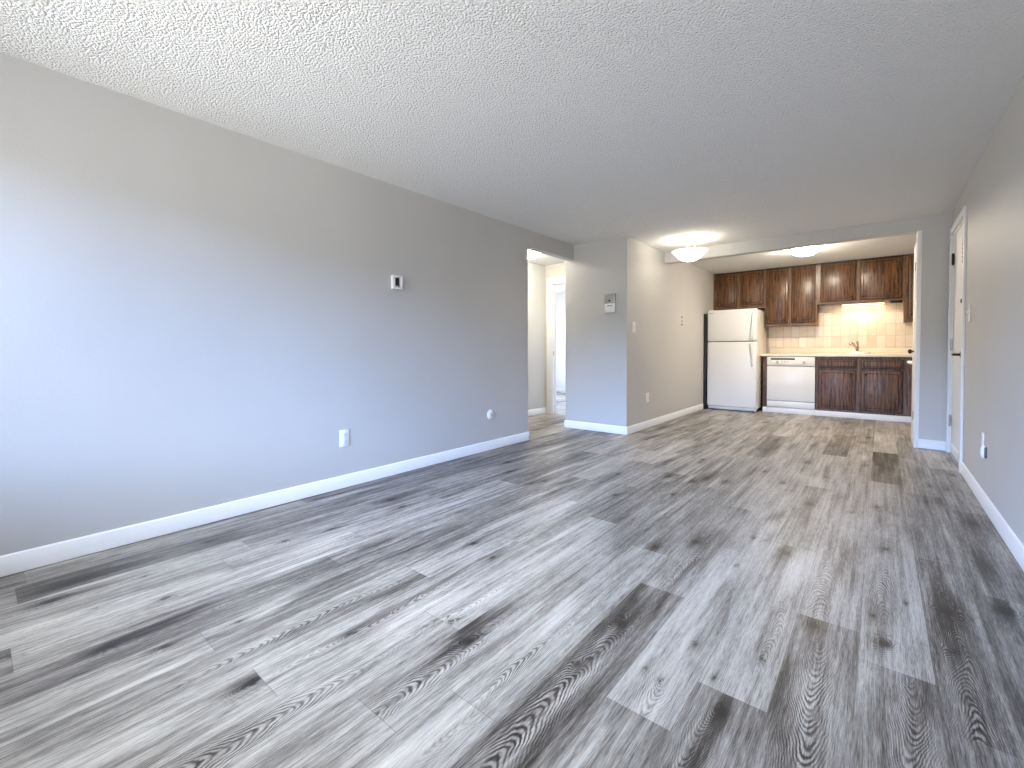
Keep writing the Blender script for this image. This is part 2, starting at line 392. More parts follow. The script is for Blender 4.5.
struct('wall_hall_left', box(new_bm(), HXL-.1, HXL, 3.0, HY, 0, H), m_hall, 'pale hall wall seen through the opening')
struct('wall_hall_near', box(new_bm(), HXL-.1, -.1, 2.9, 3.0, 0, H), m_hall)
HD0, HD1, HDZ = -1.0, -.22, 2.145
b = new_bm(); box(b, -4.3, HD0, HY, HY+.11, 0, H); box(b, HD0, HD1, HY, HY+.11, HDZ, H); box(b, HD1, -.1, HY, HY+.11, 0, H)
struct('wall_hall_far', b, m_hall, 'pale wall at the end of the hall with the bedroom doorway')
struct('wall_bedroom_far', box(new_bm(), -4.3, -.1, 9.39, 9.5, 0, H), m_bed, 'white bedroom wall seen through the doorway')
b = new_bm(); box(b, -4.3, -4.2, HY+.11, 6.8, 0, H); box(b, -4.3, -4.2, 8.9, 9.39, 0, H); box(b, -4.3, -4.2, 6.8, 8.9, 0, .6); box(b, -4.3, -4.2, 6.8, 8.9, 2.3, H)
struct('wall_bedroom_left', b, m_bed)

def base_prof(bm, p0, p1, nrm, h=.10, th=.013):
    """baseboard with a stepped, rounded top along p0->p1, standing out along nrm"""
    p0, p1, nrm = Vector((*p0, 0)), Vector((*p1, 0)), Vector((*nrm, 0))
    prof = [(0, .004), (th, .004), (th, h*.78), (th*.80, h*.82), (th*.80, h*.90), (th*.45, h*.97), (0, h)]
    A = [bm.verts.new(p0+nrm*a+Vector((0, 0, z))) for a, z in prof]
    B = [bm.verts.new(p1+nrm*a+Vector((0, 0, z))) for a, z in prof]
    n = len(prof)
    for i in range(n): bm.faces.new((A[i], A[(i+1) % n], B[(i+1) % n], B[i]))
    bm.faces.new(A); bm.faces.new(B); return bm
b = new_bm(); base_prof(b, (0, YR), (0, Y1+.012), (1, 0)); base_prof(b, (.013, Y1), (-.1, Y1), (0, 1))
struct('baseboard_left', b, m_white, 'white baseboard along the long left wall')
b = new_bm(); base_prof(b, (-.137, Y2), (X_A+.0129, Y2), (0, -1)); struct('baseboard_partition', b, m_white, 'white baseboard on the block facing the room')
b = new_bm(); base_prof(b, (X_A, Y2-.0129), (X_A, 8.27), (1, 0)); struct('baseboard_kitchen_left', b, m_white, 'white baseboard leading to the refrigerator')
b = new_bm(); base_prof(b, (X_J+.03, Y3), (X_W-.014, Y3), (0, -1)); struct('baseboard_front', b, m_white, 'short white baseboard on the pier by the entry door')
b = new_bm(); base_prof(b, (X_W, YR), (X_W, D0-.062), (-1, 0)); struct('baseboard_right', b, m_white, 'white baseboard along the right wall')
b = new_bm(); base_prof(b, (HXL, 3.0), (HXL, HY), (1, 0)); struct('baseboard_hall_left', b, m_white)
b = new_bm(); base_prof(b, (-4.2, 9.39), (-.1, 9.39), (0, -1)); struct('baseboard_bedroom', b, m_white)
b = new_bm(); base_prof(b, (.014, YR), (X_W-.014, YR), (0, 1)); struct('baseboard_rear', b, m_white)

# white corner trim round the kitchen opening's right jamb
b = new_bm(); box(b, X_J-.008, X_J+.03, Y3-.008, Y3, 0, HK, .003); box(b, X_J-.008, X_J, Y3, Y3+.12, 0, HK)
struct('trim_1', b, m_white, 'narrow white trim on the right edge of the kitchen opening')
# light trim line under the kitchen header
# windows (behind the camera, and in the bedroom)
def window(name, axis, c, a0, a1, z0, z1):
    wdw = thing(name, (0, 0, 0), kind='structure')
    f = .05
    def bx(bm, p0, p1, q0, q1, zz0, zz1):
        if axis == 'y': box(bm, p0, p1, q0, q1, zz0, zz1, .004)
        else: box(bm, q0, q1, p0, p1, zz0, zz1, .004)
    b = new_bm()
    bx(b, a0, a0+f, c-.04, c+.04, z0, z1); bx(b, a1-f, a1, c-.04, c+.04, z0, z1)
    bx(b, a0+f, a1-f, c-.04, c+.04, z0, z0+f); bx(b, a0+f, a1-f, c-.04, c+.04, z1-f, z1)
    bx(b, (a0+a1)/2-.025, (a0+a1)/2+.025, c-.035, c+.035, z0+f, z1-f)
    obj('window_frame', b, m_white, wdw)
    b = new_bm()
    if axis == 'y': box(b, a0+f, a1-f, c-.003, c+.003, z0+f, z1-f)
    else: box(b, c-.003, c+.003, a0+f, a1-f, z0+f, z1-f)
    obj('pane', b, m_glass, wdw)
m_glass = bpy.data.materials.new('window_glass'); m_glass.use_nodes = True
g = m_glass.node_tree; g.nodes.clear()
gt = g.nodes.new('ShaderNodeBsdfTransparent'); gg = g.nodes.new('ShaderNodeBsdfGlossy'); gg.inputs['Roughness'].default_value = .02
gf = g.nodes.new('ShaderNodeFresnel'); gm = g.nodes.new('ShaderNodeMixShader'); go = g.nodes.new('ShaderNodeOutputMaterial')
g.links.new(gf.outputs[0], gm.inputs[0]); g.links.new(gt.outputs[0], gm.inputs[1]); g.links.new(gg.outputs[0], gm.inputs[2]); g.links.new(gm.outputs[0], go.inputs[0])
window('window_1', 'y', YR-.07, WX0, WX1, WZ0, WZ1)
window('window_2', 'x', -4.25, 6.8, 8.9, .6, 2.3)
struct('trim_2', box(new_bm(), WX0-.04, WX1+.04, YR-.03, YR+.06, WZ0-.03, WZ0, .006), m_white)

# ---------------------------------------------------------------- doors
def hinge(parent, x, y, z, axis, mt, L=.09):
    b = new_bm(); cyl(b, (x, y, z-L/2), (x, y, z+L/2), .0085, n=12)
    for k in (-1, 1): sphere(b, (x, y, z+k*(L/2+.003)), .0075)
    for k in (-.17, .17): box(b, x-.009, x+.009, y-.009, y+.009, z+k*L-.0015, z+k*L+.0015)
    if axis == 'y': box(b, x+.004, x+.008, y-.032, y+.032, z-L/2, z+L/2)
    else: box(b, x-.03, x+.03, y+.004, y+.008, z-L/2, z+L/2)
    return obj('hinge', b, mt, parent, label='metal butt hinge')
d1 = thing('door_1', (X_W, (D0+D1)/2, 0), 'white entry door in the right wall with dark lever handle', kind='structure')
b = new_bm(); cw = .062
box(b, X_W-.018, X_W, D0-cw, D0, 0, DZ+cw, .004); box(b, X_W-.018, X_W, D1, D1+cw, 0, DZ+cw, .004); box(b, X_W-.018, X_W, D0, D1, DZ, DZ+cw, .004)
box(b, X_W, X_W+.1, D0, D0+.018, 0, DZ); box(b, X_W, X_W+.1, D1-.018, D1, 0, DZ); box(b, X_W, X_W+.1, D0, D1, DZ-.018, DZ)
obj('door_frame', b, m_white, d1)
b = new_bm(); box(b, X_W+.012, X_W+.052, D0+.021, D1-.021, .012, DZ-.021, .002)
obj('door_slab', b, m_door, d1)
b = new_bm(); box(b, X_W+.008, X_W+.0125, D0+.03, D1-.03, .02, .12, .001); obj('kick_strip', b, m_plastic, d1, label='white strip across the foot of the door')
HYy = D0+.09
b = new_bm(); lathe(b, [(.0, -.012), (.026, -.012), (.030, -.006), (.030, .012)], (X_W, HYy, 1.0), 'X', 24)
cyl(b, (X_W+.01, HYy, 1.0), (X_W-.055, HYy, 1.0), .011)
tube(b, [(X_W-.05, HYy-.01, 1.0), (X_W-.053, HYy+.03, 1.001), (X_W-.052, HYy+.08, .999), (X_W-.047, HYy+.125, .996)], [.011, .010, .009, .008])
obj('lever_handle', b, m_bronze, d1, smooth=True, label='dark lever handle')
obj('escutcheon_plate', box(new_bm(), X_W+.002, X_W+.014, HYy-.025, HYy+.025, .925, 1.075, .004), m_bronze, d1, label='tall dark plate behind the lever')
b = new_bm(); cyl(b, (X_W+.014, 5.60, 1.47), (X_W-.008, 5.60, 1.47), .019); obj('peephole', b, m_bronze, d1)
b = new_bm()
for i in range(11):
    z = 2.0-i*.0185
    bmesh.ops.create_circle
    tube(b, [(X_W+.004+.0035*math.sin(q)*(i % 2), 5.64+.0075*math.cos(q)*(1 if i % 2 == 0 else .5), z+.012*math.sin(q)) for q in [k*math.pi/4 for k in range(9)]], .0024, 6)
box(b, X_W+.002, X_W+.013, 5.625, 5.655, 2.0, 2.035, .003)
obj('door_chain', b, m_bronze, d1, label='short dark safety chain hanging on the door')
for z in (.33, 1.09, 1.94): hinge(d1, X_W+.0, D1-.022, z, 'y', m_bronze if z > 1.5 else m_nickel, .10)
obj('threshold', box(new_bm(), X_W-.004, X_W+.1, D0+.018, D1-.018, 0, .012, .003), m_nickel, d1)

d2 = thing('door_2', (X_J-.03, Y3+.12, 0), 'white folding door pushed open against the kitchen opening jamb', kind='structure')
obj('door_leaf', box(new_bm(), X_J-.012, X_J+.014, Y3+.125, Y3+.47, .012, 2.2, .003), m_door, d2)
obj('door_leaf', box(new_bm(), X_J+.018, X_J+.044, Y3+.128, Y3+.465, .012, 2.2, .003), m_door, d2)
b = new_bm(); ky = Y3+.16; kx = X_J-.004
lathe(b, [(.0, -.006), (.024, -.006), (.026, 0)], (kx, ky, 1.022), 'X', 20); cyl(b, (kx, ky, 1.022), (kx-.03, ky, 1.022), .008, .010)
sphere(b, (kx-.04, ky, 1.022), .025, .75, 1, 1)
obj('door_knob', b, m_bronze, d2, smooth=True, label='dark bronze round knob')
for z in (.33, 1.93):
    b = new_bm(); cyl(b, (X_J-.012, Y3+.118, z-.045), (X_J-.012, Y3+.118, z+.045), .006, n=10); box(b, X_J-.016, X_J-.009, Y3+.09, Y3+.124, z-.045, z+.045)
    obj('hinge', b, m_nickel, d2)

d3 = thing('door_3', ((HD0+HD1)/2, HY, 0), 'white cased doorway from hall to bedroom', kind='structure')
b = new_bm(); cw = .085
box(b, HD0-cw, HD0, HY-.018, HY, 0, HDZ+cw, .004); box(b, HD1, HD1+cw, HY-.018, HY, 0, HDZ+cw, .004); box(b, HD0, HD1, HY-.018, HY, HDZ, HDZ+cw, .004)
box(b, HD0, HD0+.02, HY, HY+.11, 0, HDZ); box(b, HD1-.02, HD1, HY, HY+.11, 0, HDZ); box(b, HD0+.02, HD1-.02, HY, HY+.11, HDZ-.02, HDZ)
box(b, HD0+.02, HD0+.032, HY+.045, HY+.08, 0, HDZ-.02); box(b, HD0+.032, HD1-.02, HY+.045, HY+.08, HDZ-.032, HDZ-.02)
obj('door_frame', b, m_white, d3)
b = new_bm(); box(b, HD0+.0195, HD0+.022, HY+.012, HY+.042, .96, 1.03, .001); obj('strike_plate', b, m_nickel, d3)

# ---------------------------------------------------------------- wall plates and small fittings
def duplex_outlet(pos, nrm, label, group='duplex wall outlets', hw=.037):
    """nrm 'x+' / 'x-' : plate on a wall whose face looks along +x or -x"""
    sx = 1 if nrm == 'x+' else -1
    x, y, z = pos
    o = thing('wall_outlet', pos, label, 'outlet', group)
    def bx(bm, a0, a1, y0, y1, z0, z1, bev=0): box(bm, min(x+sx*a0, x+sx*a1), max(x+sx*a0, x+sx*a1), y0, y1, z0, z1, bev)
    b = new_bm(); bx(b, 0, .006, y-hw, y+hw, z-.065, z+.065, .0025); obj('cover_plate', b, m_plastic, o)
    for k in (-1, 1):
        b = new_bm(); zc = z+k*.026; bx(b, .005, .0075, y-.017, y+.017, zc-.017, zc+.017, .001)
        s = obj('socket', b, m_plastic, o)
        b = new_bm()
        for q in (-1, 1): bx(b, .0074, .0079, y+q*.0065-.0015, y+q*.0065+.0015, zc-.002, zc+.009)
        cyl(b, (x+sx*.0074, y, zc-.009), (x+sx*.0079, y, zc-.009), .003, n=10)
        obj('slots', b, m_gasket, s)
    b = new_bm(); cyl(b, (x+sx*.006, y, z), (x+sx*.0075, y, z), .0035, n=10); obj('screw', b, m_grey, o)
    return o
def toggle_switch(pos, nrm, label, hw=.038):
    sx = 1 if nrm == 'x+' else -1
    x, y, z = pos
    o = thing('light_switch', pos, label, 'light switch')
    def bx(bm, a0, a1, y0, y1, z0, z1, bev=0): box(bm, min(x+sx*a0, x+sx*a1), max(x+sx*a0, x+sx*a1), y0, y1, z0, z1, bev)
    b = new_bm(); bx(b, 0, .007, y-hw, y+hw, z-.068, z+.068, .003); obj('cover_plate', b, m_plastic, o)
    b = new_bm(); bx(b, .006, .022, y-.006, y+.006, z-.004, z+.014, .002); obj('toggle', b, m_plastic, o)
    b = new_bm()
    for k in (-1, 1):
        b = new_bm(); cyl(b, (x+sx*.007, y, z+k*.045), (x+sx*.0082, y, z+k*.045), .0035, n=10); obj('screw', b, m_grey, o)
duplex_outlet((0, 1.838, .383), 'x+', 'white duplex outlet low on the long blue-lit left wall', hw=.040)
duplex_outlet((X_A, 5.83, .41), 'x+', 'white duplex outlet low on the wall leading to the refrigerator', hw=.045)
duplex_outlet((X_W, 4.40, .42), 'x-', 'white duplex outlet low on the right wall near the entry door')
toggle_switch((X_A, 5.39, 1.335), 'x+', 'white light switch at the outside corner left of the kitchen', .044)
toggle_switch((X_W, 5.10, 1.335), 'x-', 'white light switch on the right wall beside the entry door', .04)

o = thing('cable_jack', (0, 3.52, .375), 'small round white cable cover low on the left wall near the hall', 'cable cover')
b = new_bm(); lathe(b, [(.052, 0), (.052, .004), (.046, .009), (.02, .012), (0.0001, .012)], (0, 3.52, .375), 'X', 32); obj('cover_plate', b, m_plastic, o)
b = new_bm(); lathe(b, [(.014, .011), (.014, .016), (.009, .018), (.0001, .018)], (0, 3.52, .375), 'X', 20); obj('knockout_plug', b, m_grey, o)

o = thing('plug_in_freshener', (X_W, 4.285, .37), 'white oval plug-in with grey edge just right of the right-wall outlet', 'air freshener')
b = new_bm(); sphere(b, (X_W-.012, 4.285, .372), .046, .36, .55, 1.0); obj('shell', b, m_plastic, o, smooth=True)
b = new_bm(); box(b, X_W-.012, X_W, 4.253, 4.268, .335, .405, .004); obj('back_plate', b, m_gasket, o, label='dark grey back plate')

# thermostat holder: white frame with black recess
o = thing('thermostat', (0, 2.333, 1.624), 'small white box with a black recessed face high on the left wall', 'thermostat')
b = new_bm()
y0, y1, z0, z1 = 2.278, 2.375, 1.568, 1.682
box(b, 0, .034, y0, y0+.022, z0, z1, .003); box(b, 0, .034, y1-.014, y1, z0, z1, .003)
box(b, 0, .034, y0+.02, y1-.02, z0, z0+.017, .003); box(b, 0, .034, y0+.02, y1-.02, z1-.017, z1, .003)
obj('housing', b, m_plastic, o)
b = new_bm(); box(b, 0, .012, y0+.02, y1-.02, z0+.014, z1-.014); r_ = obj('recess', b, m_black, o, label='black recessed face')
b = new_bm(); box(b, .012, .018, y0+.034, y1-.030, z0+.022, z0+.030, .001); obj('slider', b, m_grey, r_)

# intercom panel on the block
px0, px1, pz0, pz1 = .462, .610, 1.512, 1.752
o = thing('intercom_panel', ((px0+px1)/2, Y2, (pz0+pz1)/2), 'metal and white intercom panel on the grey block by the hall', 'intercom')
obj('housing', box(new_bm(), px0, px1, Y2-.022, Y2, pz0, pz1, .003), m_nickel, o)
obj('white_face', box(new_bm(), px0+.006, px1-.008, Y2-.026, Y2-.02, pz0+.006, pz0+.118, .002), m_plastic, o)
obj('speaker_grille', box(new_bm(), px0+.006, px1-.008, Y2-.024, Y2-.02, pz0+.125, pz1-.006, .001), mat('steel_face', (.42, .42, .41), .4, .9), o)
b = new_bm(); cyl(b, ((px0+px1)/2, Y2-.03, pz0+.155), ((px0+px1)/2, Y2-.02, pz0+.155), .012); obj('call_button', b, m_black, o)
b = new_bm()
for i in range(5): box(b, px0+.040+i*.014, px0+.050+i*.014, Y2-.0275, Y2-.0255, pz0+.084, pz0+.096)
obj('printed_label', b, m_gasket, o, label='tiny row of dark print')

o = thing('wall_bracket', (X_A, 7.16, 1.495), 'three small dark screw mounts in a column on the wall near the refrigerator', 'wall bracket')
for z, s in ((1.555, .012), (1.495, .010), (1.44, .013)):
    b = new_bm(); cyl(b, (X_A, 7.16, z), (X_A+.010, 7.16, z), s, s*.8, 14); sphere(b, (X_A+.010, 7.16, z), s*.6); obj('screw_mount', b, m_bronze, o)

# ---------------------------------------------------------------- lamps
def emis(name, col, s, base=(.9, .88, .82)): return mat(name, base, .3, emit=col, strength=s)
WARM = (1.0, .90, .72)
m_bowl = emis('lit_frosted_glass', (1.0, .92, .80), 2.6)
def pt(name, loc, col, power, r, parent=None):
    l = bpy.data.lights.new(name, 'POINT'); l.color = col; l.energy = power; l.shadow_soft_size = r
    p = bpy.data.objects.new(name, l); C.objects.link(p)
    p.location = loc
    if parent is not None: p.parent = parent; p.location = Vector(loc)-Vector(parent.location)
lx, ly = 1.285, 5.86
o = thing('ceiling_lamp', (lx, ly, H), 'lit semi-flush ceiling lamp with white glass bowl before the kitchen', 'ceiling lamp')
b = new_bm(); lathe(b, [(.0001, -.03), (.03, -.03), (.062, -.018), (.066, 0)], (lx, ly, H), 'Z', 32); obj('canopy', b, m_nickel, o, smooth=True)
zr = 2.285
for k in range(3):
    a = math.radians(20+120*k); b = new_bm()
    tube(b, [(lx+.045*math.cos(a), ly+.045*math.sin(a), H-.02), (lx+.05*math.cos(a), ly+.05*math.sin(a), H-.07), (lx+.085*math.cos(a), ly+.085*math.sin(a), zr-.02)], .006)
    obj('support_rod', b, m_nickel, o)
b = new_bm()
prof = [(.204*q, zr-.125*(1-q**2.3)) for q in [i/14 for i in range(1, 15)]]
prof = [(.0005, zr-.125)]+prof+[(.210, zr+.004), (.200, zr+.004)]+[(r*.96, z+.008) for r, z in reversed(prof[:-1])]
lathe(b, prof, (lx, ly, 0), 'Z', 48); obj('glass_bowl', b, m_bowl, o, smooth=True, label='glowing white glass bowl')
b = new_bm(); cyl(b, (lx, ly, zr-.142), (lx, ly, zr-.122), .008, .012); obj('finial', b, m_nickel, o)
pt('lamp_bulb', (lx, ly, zr+.03), WARM, 2.4, .035, o)

def flush_dome(pos, r, label, mt, power, col):
    x, y = pos; zr = H-.012
    o = thing('flush_ceiling_light', (x, y, H), label, 'ceiling light', None)
    b = new_bm(); lathe(b, [(.0001, 0), (r*1.03, 0), (r*1.05, -.012), (r*1.0, -.02)], (x, y, H), 'Z', 40); obj('base_plate', b, m_white, o)
    b = new_bm(); lathe(b, [(r*math.sin(q), -.014-.095*math.cos(q)) for q in [.01+i*(math.pi/2-.01)/12 for i in range(13)]], (x, y, H), 'Z', 40)
    obj('glass_dome', b, mt, o, smooth=True, label='glowing glass dome')
    b = new_bm(); cyl(b, (x, y, H-.125), (x, y, H-.108), .006, .010); obj('finial', b, m_nickel, o)
flush_dome((2.33, 7.40), .17, 'lit flush dome light on the kitchen ceiling before the cabinets', emis('lit_kitchen_dome', (1.0, .87, .70), 75), 30, (1., .80, .56))
flush_dome((-.66, 5.08), .18, 'lit flush dome light on the hall ceiling, seen through the opening', emis('lit_hall_dome', (1.0, .93, .80), 42), 26, (1., .90, .70))

# ---------------------------------------------------------------- kitchen wall cabinets
def ribbon(bm, pts, y, wd, th=.0012):
    """closed thin ribbon (a routed line) in the plane y, on the -y side"""
    n = len(pts); P = [Vector((p[0], 0, p[1])) for p in pts]
    outs, ins = [], []
    for i in range(n):
        d = (P[(i+1) % n]-P[i-1]).normalized(); nn = Vector((d.z, 0, -d.x))
        outs.append(P[i]+nn*wd/2); ins.append(P[i]-nn*wd/2)
    rows = [[bm.verts.new((q.x, yy, q.z)) for q in L] for L, yy in ((outs, y), (outs, y-th), (ins, y-th), (ins, y))]
    for a, b in ((0, 1), (1, 2), (2, 3)):
        for i in range(n): bm.faces.new((rows[a][i], rows[a][(i+1) % n], rows[b][(i+1) % n], rows[b][i]))
def scallop(x0, x1, z0, z1, r):
    """rectangle outline with concave quarter-round corners"""
    pts = []
    for cx, cz, a0 in ((x0, z0, 90), (x0, z1, 0), (x1, z1, -90), (x1, z0, -180)):
        for i in range(7):
            a = math.radians(a0-90*i/6)
            # walk each notch so the outline stays continuous
            pts.append((cx+r*math.cos(a), cz+r*math.sin(a)))
    return pts
def notch_rect(x0, x1, z0, z1, r):
    pts = []
    def arc(cx, cz, s, e_):
        for i in range(7):
            a = math.radians(s+(e_-s)*i/6); pts.append((cx+r*math.cos(a), cz+r*math.sin(a)))
    arc(x0, z0, 0, 90); arc(x0, z1, -90, 0); arc(x1, z1, 180, 270); arc(x1, z0, 90, 180)
    return pts
def cab_door(parent, x0, x1, z0, z1, yf, mt, knob, hinges, name='door', groove=True, inset=.032, r=.032):
    y0 = yf-.019
    d = obj(name, box(new_bm(), x0, x1, y0, yf, z0, z1, .005, 2), mt, parent)
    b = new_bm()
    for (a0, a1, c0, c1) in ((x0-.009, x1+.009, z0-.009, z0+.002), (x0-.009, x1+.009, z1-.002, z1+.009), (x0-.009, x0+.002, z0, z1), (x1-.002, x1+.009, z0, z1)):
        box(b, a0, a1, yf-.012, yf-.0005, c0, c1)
    obj('gap_shadow', b, m_groove, d, label='dark strip painted in as the shadow gap round the door')  # dark strips stand in for the shadow line round each door
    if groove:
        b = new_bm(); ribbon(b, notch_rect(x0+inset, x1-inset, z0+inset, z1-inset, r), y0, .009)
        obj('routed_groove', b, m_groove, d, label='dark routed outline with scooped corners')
    if knob:
        kx, kz = knob; b = new_bm()
        lathe(b, [(.0001, .030), (.012, .028), (.0155, .021), (.013, .013), (.007, .009), (.008, 0)][::-1], (0, 0, 0), 'Y', 20)
        for v in b.verts: v.co = Vector((v.co.x+kx, y0-v.co.y, v.co.z+kz))
        obj('knob', b, m_bronze, d, smooth=True, label='round dark knob')
    for hx, hz in hinges:
        b = new_bm(); box(b, hx-.006, hx+.006, y0-.003, yf, hz-.028, hz+.028, .002); cyl(b, (hx, y0-.004, hz-.02), (hx, y0-.004, hz+.02), .005, n=10)
        obj('hinge', b, m_bronze, d)
    return d
def wall_cabinet(x0, x1, zb, doors, label, extra_right=0):
    o = thing('wall_cabinet', (x0, YU, zb), label, 'kitchen cabinet')
    zt = H-.002
    b = new_bm(); box(b, x0, x1, YU+.02, Y_B, zb+.004, zt-.002); obj('carcass', b, m_frame, o)
    # face frame: stiles and rails standing on the carcass front
    stiles = [x0]+[d[0] for d in doors]+[d[1] for d in doors]+[x1]; stiles.sort()
    for i in range(0, len(stiles), 2):
        if stiles[i+1]-stiles[i] > .003: obj('stile', box(new_bm(), stiles[i], stiles[i+1], YU, YU+.02, zb, zt), m_frame, o)
    zd0 = min(d[2] for d in doors); zd1 = max(d[3] for d in doors)
    for d in doors:
        obj('rail', box(new_bm(), d[0], d[1], YU+.0005, YU+.02, zb, d[2]+.01), m_woodh, o); obj('rail', box(new_bm(), d[0], d[1], YU+.0005, YU+.02, d[3]-.01, zt), m_woodh, o)
    obj('top_moulding', box(new_bm(), x0, x1, YU-.012, YU, zt-.022, zt, .003), m_groove, o, label='thin dark strip under the ceiling')
    for (a, c, z0, z1, kside, hside) in doors:
        kx = a+.035 if kside == 'l' else c-.035
        hx = (a-.004) if hside == 'l' else (c+.004)
        hs = [(hx, z1-.09), (hx, z0+.08)] if hside else []
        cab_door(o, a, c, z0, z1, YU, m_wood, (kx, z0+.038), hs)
    return o
wall_cabinet(X_A, 1.597, 1.765, [(.823, 1.15, 1.838, 2.41, 'r', 'l'), (1.222, 1.566, 1.838, 2.41, 'l', 'r')], 'dark wood wall cabinet with two short doors above the refrigerator')
wall_cabinet(1.598, 2.338, 1.441, [(1.628, 1.932, 1.500, 2.405, 'r', 'l'), (1.994, 2.311, 1.500, 2.405, 'l', 'r')], 'dark wood wall cabinet with two tall doors above the dishwasher')
wall_cabinet(2.339, 3.402, 1.775, [(2.392, 2.834, 1.815, 2.405, 'r', 'l'), (2.898, 3.371, 1.815, 2.405, 'l', 'r')], 'dark wood wall cabinet with two wide doors above the sink')
wall_cabinet(3.403, 3.95, 1.448, [(3.452, 3.90, 1.520, 2.395, 'l', 'r')], 'dark wood wall cabinet at far right, partly hidden by the white jamb')

# tile splashback on the back wall
struct('wall_backsplash', box(new_bm(), 1.60, X_K, Y_B-.008, Y_B, 1.06, 1.79), m_tile, 'cream marbled tile splashback')

# under-cabinet light
o = thing('under_cabinet_light', (2.92, 8.985, 1.775), 'slim lit strip light under the cabinet above the sink', 'strip light')
obj('housing', box(new_bm(), 2.655, 3.19, 8.965, 9.06, 1.751, 1.774, .003), m_plastic, o)
obj('diffuser', box(new_bm(), 2.67, 3.175, 8.972, 9.053, 1.741, 1.7515, .003), emis('lit_strip', (1., .72, .42), 3), o, label='warm glowing diffuser')
al = bpy.data.lights.new('strip_bulb', 'AREA'); al.shape = 'RECTANGLE'; al.size = .5; al.size_y = .07; al.energy = 2.0; al.color = (1., .77, .50)
ao = bpy.data.objects.new('strip_bulb', al); C.objects.link(ao); ao.parent = o; ao.location = (0, .03, -.037); ao.rotation_euler = (math.radians(18), 0, 0)
b = new_bm(); box(b, 3.25, 3.385, 8.93, 9.05, 1.745, 1.774, .003)
o = thing('ballast_box', (3.32, 8.99, 1.774), 'small dark box under the right end of the sink wall cabinet', 'junction box'); obj('box_cover', b, m_groove, o)

# splashback outlets
def tile_plate(x, z, name, label, cat, hw=.037, hh=.062):
    o = thing(name, (x, Y_B-.008, z), label, cat)
    obj('cover_plate', box(new_bm(), x-hw, x+hw, Y_B-.015, Y_B-.008, z-hh, z+hh, .003), m_plastic, o)
    for k in (-1, 1): obj('socket', box(new_bm(), x-.016, x+.016, Y_B-.0175, Y_B-.0145, z+k*.026-.016, z+k*.026+.016, .002), m_plastic, o)
tile_plate(2.386, 1.716, 'wall_outlet', 'white outlet high on the tiles beside the tall wall cabinet', 'outlet')
tile_plate(3.555, 1.24, 'wall_outlet', 'white outlet on the tiles beside the white jamb at far right', 'outlet')

# ---------------------------------------------------------------- base run
CT = .972
o = thing('base_cabinet', (2.365, YF, 0), 'dark wood sink base cabinet with two doors below two false drawers', 'kitchen cabinet')
b = new_bm(); box(b, 2.365, 2.383, YF+.02, Y_B-.002, .085, .93); box(b, 2.365, 4.12, YF+.02, Y_B-.002, .085, .103); box(b, 2.365, 4.12, Y_B-.02, Y_B-.002, .085, .93); box(b, 4.10, 4.12, YF+.02, Y_B-.002, .085, .93)
obj('carcass', b, m_wlow, o)
for a, c in ((2.365, 2.398), (2.858, 2.929), (3.389, 3.60)): obj('stile', box(new_bm(), a, c, YF, YF+.02, .085, .93), m_wlow, o)
for a, c in ((2.398, 2.858), (2.929, 3.389)):
    for z0, z1 in ((.085, .14), (.712, .772), (.862, .93)): obj('rail', box(new_bm(), a, c, YF+.0004, YF+.0196, z0, z1), m_wlow, o)
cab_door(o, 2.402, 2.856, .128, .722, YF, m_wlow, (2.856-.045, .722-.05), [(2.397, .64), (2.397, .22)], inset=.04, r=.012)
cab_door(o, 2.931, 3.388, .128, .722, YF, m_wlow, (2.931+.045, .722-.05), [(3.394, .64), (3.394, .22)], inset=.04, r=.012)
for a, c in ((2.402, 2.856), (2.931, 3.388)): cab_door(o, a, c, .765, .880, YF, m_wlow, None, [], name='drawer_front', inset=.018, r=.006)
obj('toe_board', box(new_bm(), 2.36, 3.60, YF-.006, YF, 0, .082, .002), m_white, o, label='white toe board')
o = thing('filler_panel', (1.66, YF, 0), 'narrow dark wood filler panel between refrigerator and dishwasher', 'cabinet panel')
obj('panel', box(new_bm(), 1.628, 1.688, YF, Y_B-.001, .085, .93, .002), m_wlow, o)

obj('toe_board', box(new_bm(), 1.628, 1.690, YF-.004, YF+.02, 0, .083, .002), m_white, o, label='white toe board')
# dishwasher
o = thing('dishwasher', (2.02, YF, 0), 'white built-in dishwasher under the counter', 'dishwasher')
dx0, dx1 = 1.692, 2.356
obj('tub_body', box(new_bm(), dx0+.01, dx1-.01, YF+.02, Y_B-.03, .09, .925), m_grey, o)
obj('door', box(new_bm(), dx0, dx1, YF-.022, YF+.02, .205, .768, .006), m_appl, o)
cp = obj('control_panel', box(new_bm(), dx0, dx1, YF-.032, YF+.02, .777, .922, .008), m_appl, o)
obj('latch_slot', box(new_bm(), dx0+.055, dx0+.395, YF-.0345, YF-.0315, .876, .902, .001), m_black, cp, label='black latch slot')
obj('fascia', box(new_bm(), dx0+.06, dx1-.06, YF-.0345, YF-.0315, .800, .868, .004), m_plastic, cp)
b = new_bm()
for i in range(3): box(b, dx0+.20+i*.045, dx0+.225+i*.045, YF-.037, YF-.034, .838, .850, .001)
obj('push_buttons', b, m_grey, cp)
for kx in (dx0+.15, dx1-.145):
    b = new_bm(); cyl(b, (kx, YF-.034, .838), (kx, YF-.052, .838), .021, .017, 24); box(b, kx-.003, kx+.003, YF-.055, YF-.05, .822, .854)
    obj('dial_knob', b, m_grey, cp)
obj('access_panel', box(new_bm(), dx0, dx1, YF-.014, YF+.02, .095, .198, .003), m_appl, o)
obj('toe_board', box(new_bm(), dx0, dx1, YF-.004, YF+.02, 0, .088, .002), m_white, o)
